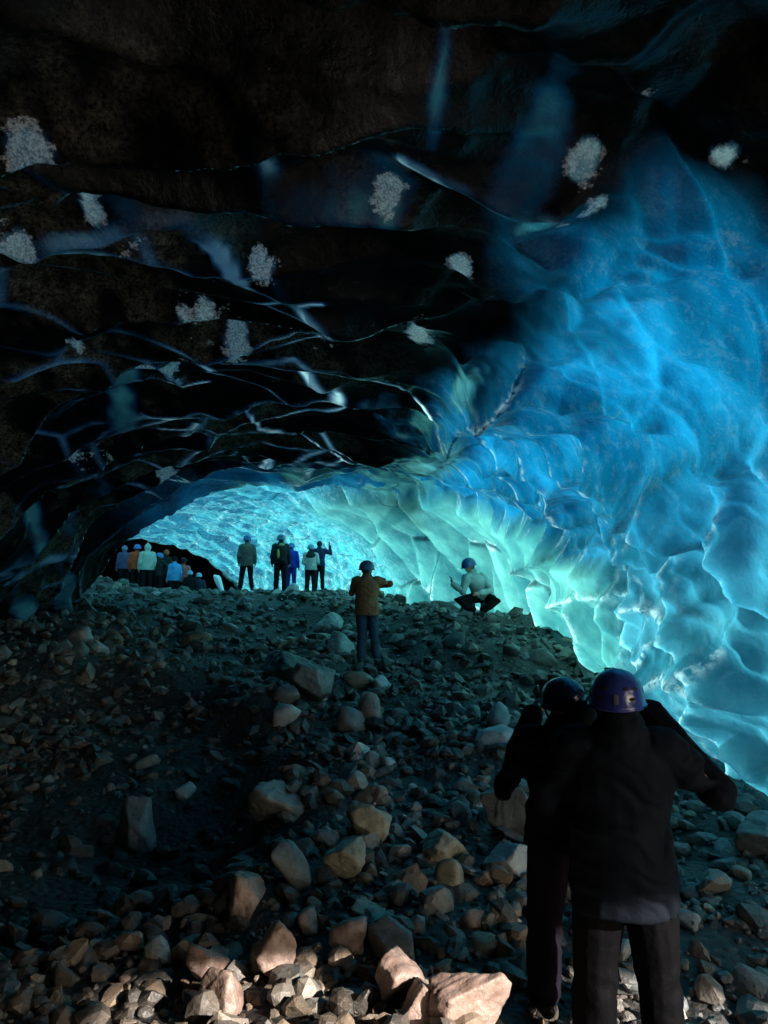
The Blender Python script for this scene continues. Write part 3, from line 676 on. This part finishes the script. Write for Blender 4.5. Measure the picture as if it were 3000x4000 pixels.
def person(px, py, Y, label, jacket=(.1, .1, .1), trousers=(.02, .02, .025), helmet=(.05, .1, .4), pose=None, rz=0, group=None, hood=False, vox=.02,
           zf=None, hat='helmet', scale=None, hem=.80, yoke=None, boot=None, jrough=.75, origin=None, near=False, bulk=1.):
    J = dict(STAND); J.update(pose or {}); j = {k: (Vector(v) if isinstance(v, tuple) else v) for k, v in J.items()}
    top = at(px, py, Y); htop = j['hd'].z+.155
    if origin is not None: z = origin[2]; x_, y_ = origin[0], origin[1]; sc_ = scale or 1
    else:
        zf = float(gz(top.x, top.y))+.03 if zf is None else zf
        sc_ = scale or min(1.1, max(.86, (top.z-zf)/htop)); z = top.z-htop*sc_; x_, y_ = top.x, top.y
        z = zf if abs(z-zf) < .1 else z
    root = bpy.data.objects.new('person', None); C.objects.link(root); root.location = (x_, y_, z); root.scale = (sc_,)*3
    root.rotation_euler = (0, 0, math.radians(rz)-math.atan2(x_, y_)*.6); root.empty_display_size = .3
    tag(root, label, 'person', group)
    rx_ = (j['sr']-j['sl']).normalized(); hx = (j['hr']-j['hl']).normalized()
    def fw(p, q, x): return (q-p).normalized().cross(x).normalized()
    f1_ = fw(j['pel'], j['nk'], rx_)
    def torso(acc, k, zs, kx=1., low=None, flat=False):
        pts = [low or j['pel'], j['wa'], j['ch'], (j['sl']+j['sr'])/2+V3(0, 0, .0), j['nk']]
        r = [(.165, .115), (.15, .105), (.175, .115), (.165, .09), (.065, .065)]
        xs = [hx, (hx+rx_).normalized(), rx_, rx_, rx_]
        acc.ring_loft([(p, a*kx+k, b+k, x, -f1_) for p, (a, b), x in zip(pts, r, xs)], 18, flat)
    hM = Matrix.Rotation(math.radians(j['yaw']), 3, 'Z')@Matrix.Rotation(math.radians(j['pit']), 3, 'X')
    hd = j['hd']
    # body: one continuous surface
    b = Acc(); torso(b, 0, 0)
    b.tube([j['nk']-V3(0, 0, .04), hd-V3(0, .01, .06)], [.06, .055])
    b.ellip(hd+hM@V3(0, -.005, .02), (.077, .097, .112), hM); b.ellip(hd+hM@V3(0, .035, -.055), (.052, .058, .058), hM)
    b.ellip(hd+hM@V3(0, .1, -.02), (.013, .018, .028), hM); b.ellip(hd+hM@V3(0, .094, .025), (.05, .012, .012), hM)
    b.ellip(hd+hM@V3(0, .09, -.062), (.024, .012, .01), hM)
    for sx in (-1, 1): b.ellip(hd+hM@V3(sx*.078, -.01, -.01), (.012, .022, .034), hM)
    for s_, sd in (('l', -1), ('r', 1)):
        b.tube([j['s'+s_], j['s'+s_].lerp(j['e'+s_], .9), j['e'+s_].lerp(j['w'+s_], .12), j['w'+s_]], [.045, .028, .026, .026])
        dv = (j['w'+s_]-j['e'+s_]); upv = j.get('up'+s_) or V3(sd*.6, -.6, .2)
        hdir = j.get('hd'+s_) or dv
        hand(b, j['w'+s_]+dv.normalized()*.01, Vector(hdir), Vector(upv), 1, .6, sd)
        b.tube([j['h'+s_], j['k'+s_], j['a'+s_]], [.075, .052, .04])
        b.tube([j['a'+s_], j['a'+s_]+V3(0, .12, -.06)], [.035, .03])
    link('body', b.mesh('body', SKIN, min(vox*.7, .013), 2), root)
    if near or j.get('face'):
        for sx in (-1, 1):
            e = Acc(); e.ellip(hd+hM@V3(sx*.031, .088, .005), (.012, .01, .011)); link('eye', e.mesh('eye', M_((.5, .5, .5), .2)), root)
    # jacket
    a = Acc(); low = j['pel']+(j['pel']-j['wa']).normalized()*(.95-hem-.06) if not j.get('crouch') else j['pel']
    torso(a, .035+(bulk-1)*.08, 0, 1.08, low, not j.get('crouch'))
    for s_ in 'lr':
        s0, e0, w0 = j['s'+s_], j['e'+s_], j['w'+s_]
        a.tube([s0*.8+((j['sl']+j['sr'])/2)*.2, s0, s0.lerp(e0, .5), e0, e0.lerp(w0, .5), w0], [q_*bulk for q_ in (.085, .084, .076, .068, .060, .052)])
    for s_ in 'lr': a.ellip(j['e'+s_], (.063*bulk,)*3)
    if bulk > 1: a.ring_loft([(j['nk']-V3(0, .03, .10), .175, .12, rx_, -f1_), (j['nk']-V3(0, .03, .02), .135, .12, rx_, -f1_), (j['nk']+V3(0, -.03, .05), .115, .115, rx_, -f1_)], 16)
    if hood: a.ellip(hd+hM@V3(0, -.025, .0), (.115, .115, .145), hM); a.ellip(j['nk'], (.1, .1, .08))
    else: a.tube([j['nk']-V3(0, 0, .05), j['nk']+V3(0, 0, .035)], [.095, .08])
    jk = link('jacket', a.mesh('jacket', M_(jacket, jrough), vox*.75, 3, .016 if bulk == 1 else .034), root)
    if yoke:
        yk = Acc(); m_ = (j['sl']+j['sr'])/2
        yk.ring_loft([(m_-V3(0, 0, .10), .195, .148, rx_, -f1_), (m_, .215, .135, rx_, -f1_), (m_+V3(0, 0, .06), .13, .105, rx_, -f1_)], 18)
        link('yoke', yk.mesh('yoke', M_(yoke), vox*.75, 2, .008), jk)
    # trousers
    tr_ = Acc(); tr_.ring_loft([(j['pel']-V3(0, 0, .02), .165, .125, hx, -f1_), (j['wa'].lerp(j['pel'], .3), .155, .12, hx, -f1_)], 16)
    for s_ in 'lr':
        h0, k0, a0 = j['h'+s_], j['k'+s_], j['a'+s_]
        tr_.tube([h0, h0.lerp(k0, .5), k0, k0.lerp(a0, .5), a0+V3(0, 0, .02)], [q_*(1+(bulk-1)*.8) for q_ in (.105, .098, .085, .08, .078)])
    link('trousers', tr_.mesh('trousers', M_(trousers), vox*.75, 3, .014), root)
    for s_, sd in (('l', -1), ('r', 1)):
        bt = Acc(); an = j['a'+s_]; fd = (j.get('fd') or V3(sd*.2, 1, 0)).normalized(); fx_ = V3(fd.y, -fd.x, 0)
        bt.ring_loft([(an-fd*.05+V3(0, 0, -.05), .04, .045, fx_, V3(0, 0, 1)), (an+fd*.04+V3(0, 0, -.05), .045, .05, fx_, V3(0, 0, 1)), (an+fd*.15+V3(0, 0, -.065), .05, .034, fx_, V3(0, 0, 1)), (an+fd*.19+V3(0, 0, -.07), .04, .026, fx_, V3(0, 0, 1))], 12)
        bt.tube([an-V3(0, 0, .04), an+V3(0, 0, .1 if not boot else .22)], [.052, .058])
        link('boot', bt.mesh('boot', boot or BOOT, vox*.6, 2), root)
    if hat == 'helmet':
        hc = hd+hM@V3(0, -.005, .028); hm = M_(helmet, .22, .6)
        h = Acc(); n = 40 if near else 24; base = 0; prof = [(-.30, 1.03), (-.22, 1.06), (-.16, 1.035), (0, 1.0), (.3, .965), (.55, .85), (.75, .68), (.9, .45), (.98, .2), (1, .02)]
        for (zz, q) in prof:
            for k in range(n):
                t = 2*math.pi*k/n; rr = q*(1+(.012 if near and k % 5 == 0 else 0))
                low_ = .12*max(0, -math.sin(t)) if zz < -.1 else 0     # lower at the nape
                h.v.append(tuple(hc+hM@V3(.122*rr*math.cos(t), .148*rr*math.sin(t), .125*(zz-low_))))
        m = len(prof)
        for i in range(m-1):
            for k in range(n): h.f.append((i*n+k, i*n+(k+1) % n, (i+1)*n+(k+1) % n, (i+1)*n+k))
        h.f.append(tuple(range(n))[::-1]); h.f.append(tuple((m-1)*n+k for k in range(n)))
        ho = link('helmet', h.mesh('helmet', hm), root)
        br = Acc(); pts = [hc+hM@V3(.128*math.cos(t), .152*math.sin(t)+.012*max(0, math.sin(t)), -.034-.015*max(0, -math.sin(t))) for t in np.linspace(0, 2*math.pi, 25)]
        br.tube(pts, [.007]*25, 6); link('rim', br.mesh('rim', hm), ho)
        if near:
            for sx in (-1, 1):
                for (zz, aa) in ((.045, .55), (.045, 1.05), (.0, .8)):
                    vt = Acc(); t = -math.pi/2+sx*aa*.75; q = math.sqrt(max(0, 1-(zz/.125)**2))
                    R_ = Matrix.Rotation(t-math.pi/2, 3, 'Z')
                    vt.ellip(hc+hM@V3(.122*q*math.cos(t), .148*q*math.sin(t), zz), (.017, .005, .009), hM@R_, 10, 6)
                    link('vent', vt.mesh('vent', STRAP), ho)
            cl = Acc(); cl.box(hc+hM@V3(0, -.149, .0), (.01, .006, .022), hM); link('clip', cl.mesh('clip', M_((.1, .1, .12), .3), bevel=.003), ho)
        st = Acc()
        for sx in (-1, 1): st.tube([hc+hM@V3(sx*.112, .02, -.03), hc+hM@V3(sx*.085, .03, -.09), hc+hM@V3(sx*.03, .05, -.135)], [.006]*3, 6)
        link('chin_strap', st.mesh('chin_strap', STRAP), ho)
        hr_ = Acc(); hr_.ellip(hd+hM@V3(0, -.045, -.02), (.078, .065, .075), hM); link('hair', hr_.mesh('hair', HAIR, vox*.6, 1, .008), root)
    else:
        hm = M_(helmet); h = Acc(); h.ellip(hd+hM@V3(0, -.005, .035), (.1, .115, .105), hM); h.ellip(hd+hM@V3(0, -.02, -.01), (.098, .105, .05), hM)
        link('beanie', h.mesh('beanie', hm, vox*.6, 2, .004), root)
    return root, j
def rot2(root): return root.matrix_basis
NAVY = (.012, .02, .07); BLK = (.012, .013, .016)
GF = 'visitors standing on the far crest of the rubble'; GL = 'visitors crowded behind the left rubble heap'
person(247.5, 535, 22, 'person seen from behind in a grey-brown long jacket and blue helmet, leftmost on the crest', (.16, .145, .13), BLK, (.03, .10, .35), dict(yaw=-25, kl=(-.15, .02, .5), al=(-.19, -.02, .1), kr=(.12, .02, .5), ar=(.17, -.02, .1)), 0, GF, hem=.72)
r2_, _ = person(281, 534, 22, 'tall person in black with a yellow and black backpack on the crest', (.02, .022, .03), BLK, (.05, .11, .22), dict(yaw=10), 0, GF, hem=.82)
person(291.5, 543, 22.8, 'person in a bright blue suit half behind the backpack wearer', (.012, .06, .55), (.012, .05, .42), (.03, .16, .5), dict(yaw=-30), -10, GF)
person(311, 544, 21.8, 'person in a white jacket with dark shoulders and pale blue helmet', (.55, .55, .53), BLK, (.12, .28, .42), dict(wl=(-.14, .2, 1.08), wr=(.14, .2, 1.08)), 0, GF, yoke=(.02, .025, .03), hem=.82)
person(319.5, 541, 22.4, 'person in dark navy raising a hand beside the white jacket', (.012, .022, .08), BLK, (.01, .02, .04), dict(yaw=10, er=(.40, .05, 1.30), wr=(.36, .12, 1.58), hdr=(-.1, .1, 1), upr=V3(0, -1, 0)), 0, GF, hat='beanie')
person(367, 560, 12, 'person in a brown-orange jacket and jeans photographing the ice with raised elbow', (.45, .14, .06), (.045, .075, .12), (.05, .10, .17),
       dict(yaw=-42, er=(.40, .10, 1.36), wr=(.22, .27, 1.33), hdr=(-.7, .3, .5), upr=V3(0, -.5, -1), el=(-.27, .12, 1.2), wl=(-.12, .32, 1.36), face=True, kl=(-.08, .03, .5), al=(-.10, .0, .10), kr=(.12, .02, .5), ar=(.17, .02, .10)), 0, vox=.014, hem=.76, boot=M_((.10, .115, .12), .45))
zc = float(gz(at(480, 615, 14).x, 14)); oc = at(480, 615, 14)
person(0, 0, 14, 'person crouching on the mound crest with one open hand raised towards the ice', (.42, .5, .5), BLK, (.02, .09, .26),
       dict(pel=(.05, .12, .34), wa=(.03, .06, .44), ch=(-.03, 0, .60), nk=(-.12, -.04, .78), hd=(-.20, -.08, .93), sl=(-.24, -.14, .72), sr=(.07, .06, .72),
            el=(-.32, -.22, .44), wl=(-.50, -.20, .58), hdl=(-.15, .0, 1), upl=V3(1, .3, 0), er=(.20, -.13, .46), wr=(.0, -.28, .42), hl=(-.05, .08, .33), hr=(.14, .14, .33),
            kl=(-.42, -.14, .28), kr=(.30, -.20, .28), al=(-.14, -.02, .1), ar=(.06, -.12, .1), yaw=125, pit=-18, fd=V3(-.6, -.8, 0), crouch=True, face=True), 0, vox=.014, origin=(oc.x, oc.y, max(oc.z, zc)-.01), scale=1.0)
# far left crowd, half hidden by the heap
person(125, 545, 27.8, 'person in a dark purple and white patterned jacket at the far left of the crowd', (.13, .10, .22), BLK, (.3, .3, .45), dict(yaw=40, pit=-12), 25, GL, hat='beanie')
person(137.5, 544, 27, 'person in an orange-red jacket with blue helmet and raised arm', (.75, .09, .03), BLK, (.05, .2, .6), dict(er=(.34, .1, 1.5), wr=(.36, .12, 1.72), hdr=(0, 0, 1)), 0, GL)
person(148, 543, 26.8, 'person in a pale greenish white hooded jacket in the far left crowd', (.55, .62, .55), BLK, (.5, .55, .5), dict(yaw=0), 15, GL, hood=True, hat='beanie')
person(159.5, 552.5, 27, 'short person in black with a blue helmet in the far left crowd', (.015, .02, .022), BLK, (.06, .2, .55), dict(yaw=-50, pit=-15, er=(.3, .12, 1.16), wr=(.1, .3, 1.3)), -35, GL)
person(166.5, 549, 27.8, 'person in black with a reddish orange hat behind the far left crowd', (.015, .015, .02), BLK, (.6, .1, .04), {}, 0, GL, hat='beanie')
person(175, 556, 27, 'person in a light blue jacket with a black hat near the ice edge', (.10, .38, .75), BLK, (.01, .01, .012), dict(yaw=60, pit=-10), 40, GL, hat='beanie')
person(183.5, 557.5, 28, 'person in a pinkish red jacket with black helmet behind the light blue jacket', (.5, .13, .12), BLK, (.01, .01, .012), {}, 0, GL)
person(190, 572, 27, 'person in black bending low where the heap meets the bright ice, left one', BLK, BLK, (.25, .4, .6), {}, 0, GL)
person(199, 572.5, 27.5, 'person in black standing low where the heap meets the bright ice, right one', (.02, .03, .06), BLK, (.3, .5, .7), {}, 0, GL)
# the two nearest visitors
CAMP = dict(yaw=-8, er=(.47, .02, 1.26), wr=(.17, .27, 1.55), hdr=(-.35, .35, .5), upr=V3(.6, -.6, .3), el=(-.44, .04, 1.24), wl=(-.13, .27, 1.52), hdl=(.35, .35, .5), upl=V3(-.6, -.6, .3),
            kl=(-.13, .02, .5), kr=(.13, .02, .5), al=(-.15, -.02, .1), ar=(.15, -.02, .1))
rA, jA = person(616, 668, 3.4, 'nearest person, back turned, in a black jacket and shiny blue-violet helmet', (.006, .009, .015), (.002, .002, .003), (.03, .05, .26), dict(CAMP, el=(-.33, .06, 1.17), er=(.43, .04, 1.22)), 0, vox=.012, near=True, hem=.66, bulk=1.25)
rB, jB = person(563, 677, 3.85, 'person in dark clothes and dim blue helmet just left of the nearest person', (.007, .008, .014), (.012, .009, .015), (.005, .013, .055), dict(CAMP, yaw=15, el=(-.33, .10, 1.16)), 6, vox=.012, near=True, hem=.8, bulk=1.2)
def camera_thing(root, j, label):
    o = bpy.data.objects.new('camera_body', None); o.name = 'handheld_camera'; C.objects.link(o)
    M = Matrix.LocRotScale(root.location, root.rotation_euler.to_quaternion(), root.scale)
    o.location = M@V3(.02, .40, 1.66); o.rotation_euler = root.rotation_euler; tag(o, label, 'camera')
    a = Acc(); a.box((0, 0, 0), (.075, .03, .048)); a.box((0, 0, .058), (.028, .025, .016)); link('body', a.mesh('body', STRAP, bevel=.006), o)
    a = Acc(); a.tube([V3(0, .02, 0), V3(0, .11, 0)], [.036, .033], 20); link('lens', a.mesh('lens', BOOT), o)
camera_thing(rA, jA, 'black camera held up by the nearest person in the shiny helmet')
camera_thing(rB, jB, 'black camera held up by the dim-helmeted person on the left')
# backpack
bp = bpy.data.objects.new('backpack', None); C.objects.link(bp); tag(bp, 'black backpack with yellow panels on the tall person on the crest', 'backpack')
Mx = Matrix.LocRotScale(r2_.location, r2_.rotation_euler.to_quaternion(), r2_.scale); bp.location = Mx@V3(.06, -.20, 1.2); bp.rotation_euler = r2_.rotation_euler
a = Acc(); a.ring_loft([(V3(0, 0, -.22), .13, .08, V3(1, 0, 0), V3(0, 1, 0)), (V3(0, 0, 0), .155, .10, V3(1, 0, 0), V3(0, 1, 0)), (V3(0, 0, .18), .14, .085, V3(1, 0, 0), V3(0, 1, 0)), (V3(0, .02, .25), .09, .05, V3(1, 0, 0), V3(0, 1, 0))], 14)
link('sack', a.mesh('sack', M_((.02, .022, .022)), .015, 2, .01), bp)
a = Acc(); a.ellip((-.11, -.05, -.04), (.045, .06, .14)); link('side_pocket', a.mesh('side_pocket', M_((.55, .42, .12))), bp)
a = Acc(); a.ellip((-.02, -.05, .22), (.09, .06, .05)); link('lid', a.mesh('lid', M_((.4, .33, .18))), bp)
for sx in (-1, 1):
    a = Acc(); a.tube([V3(sx*.1, .06, .2), V3(sx*.13, .16, .27), V3(sx*.13, .28, .22), V3(sx*.14, .3, .05)], [.018]*4, 8); link('shoulder_strap', a.mesh('shoulder_strap', STRAP), bp)
# white block of ice by the crowd
V_, F_ = rock_verts(3, (.13, .14, .42), np.random.default_rng(8), sharp=60, npl=8)
WI = cloth('white_ice', (.85, .92, .95), .35, .1); q = at(219, 584, 24.3)
tag(link('ice_block', mesh_np('ice_block', V_, F_, WI, False), None, (q.x, q.y, q.z)), 'upright white ice block standing left of the distant people', 'ice block')


# ------------------------------------------------------------------ light, sky, camera
w = bpy.data.worlds.new('World'); S.world = w; w.use_nodes = True; t = w.node_tree
bg = t.nodes['Background']; sky = t.nodes.new('ShaderNodeTexSky'); sky.sky_type = 'NISHITA'; sky.sun_disc = False
SUND = Vector((.67, -.52, .35)).normalized()
el = math.asin(SUND.z); sky.sun_elevation = el; sky.sun_rotation = math.atan2(SUND.x, SUND.y)
t.links.new(sky.outputs[0], bg.inputs[0]); bg.inputs[1].default_value = .12
sl = bpy.data.lights.new('sun', 'SUN'); sl.energy = 5; sl.angle = math.radians(.5); sl.color = (1, .93, .85)
so = bpy.data.objects.new('sun', sl); C.objects.link(so); so.rotation_euler = SUND.to_track_quat('Z', 'Y').to_euler()
cd = bpy.data.cameras.new('camera'); co = bpy.data.objects.new('camera', cd); C.objects.link(co); S.camera = co
cd.sensor_fit = 'VERTICAL'; cd.sensor_height = 36; cd.lens = 36*F/1024; cd.clip_start = .05; cd.clip_end = 3000
co.rotation_euler = (math.pi/2+PITCH, 0, 0)
S.view_settings.view_transform = 'Standard'; S.view_settings.look = 'None'; S.view_settings.exposure = 1.25; S.view_settings.gamma = 1
S.render.resolution_x = 768; S.render.resolution_y = 1024
S.cycles.max_bounces = 8; S.cycles.diffuse_bounces = 4; S.cycles.glossy_bounces = 3
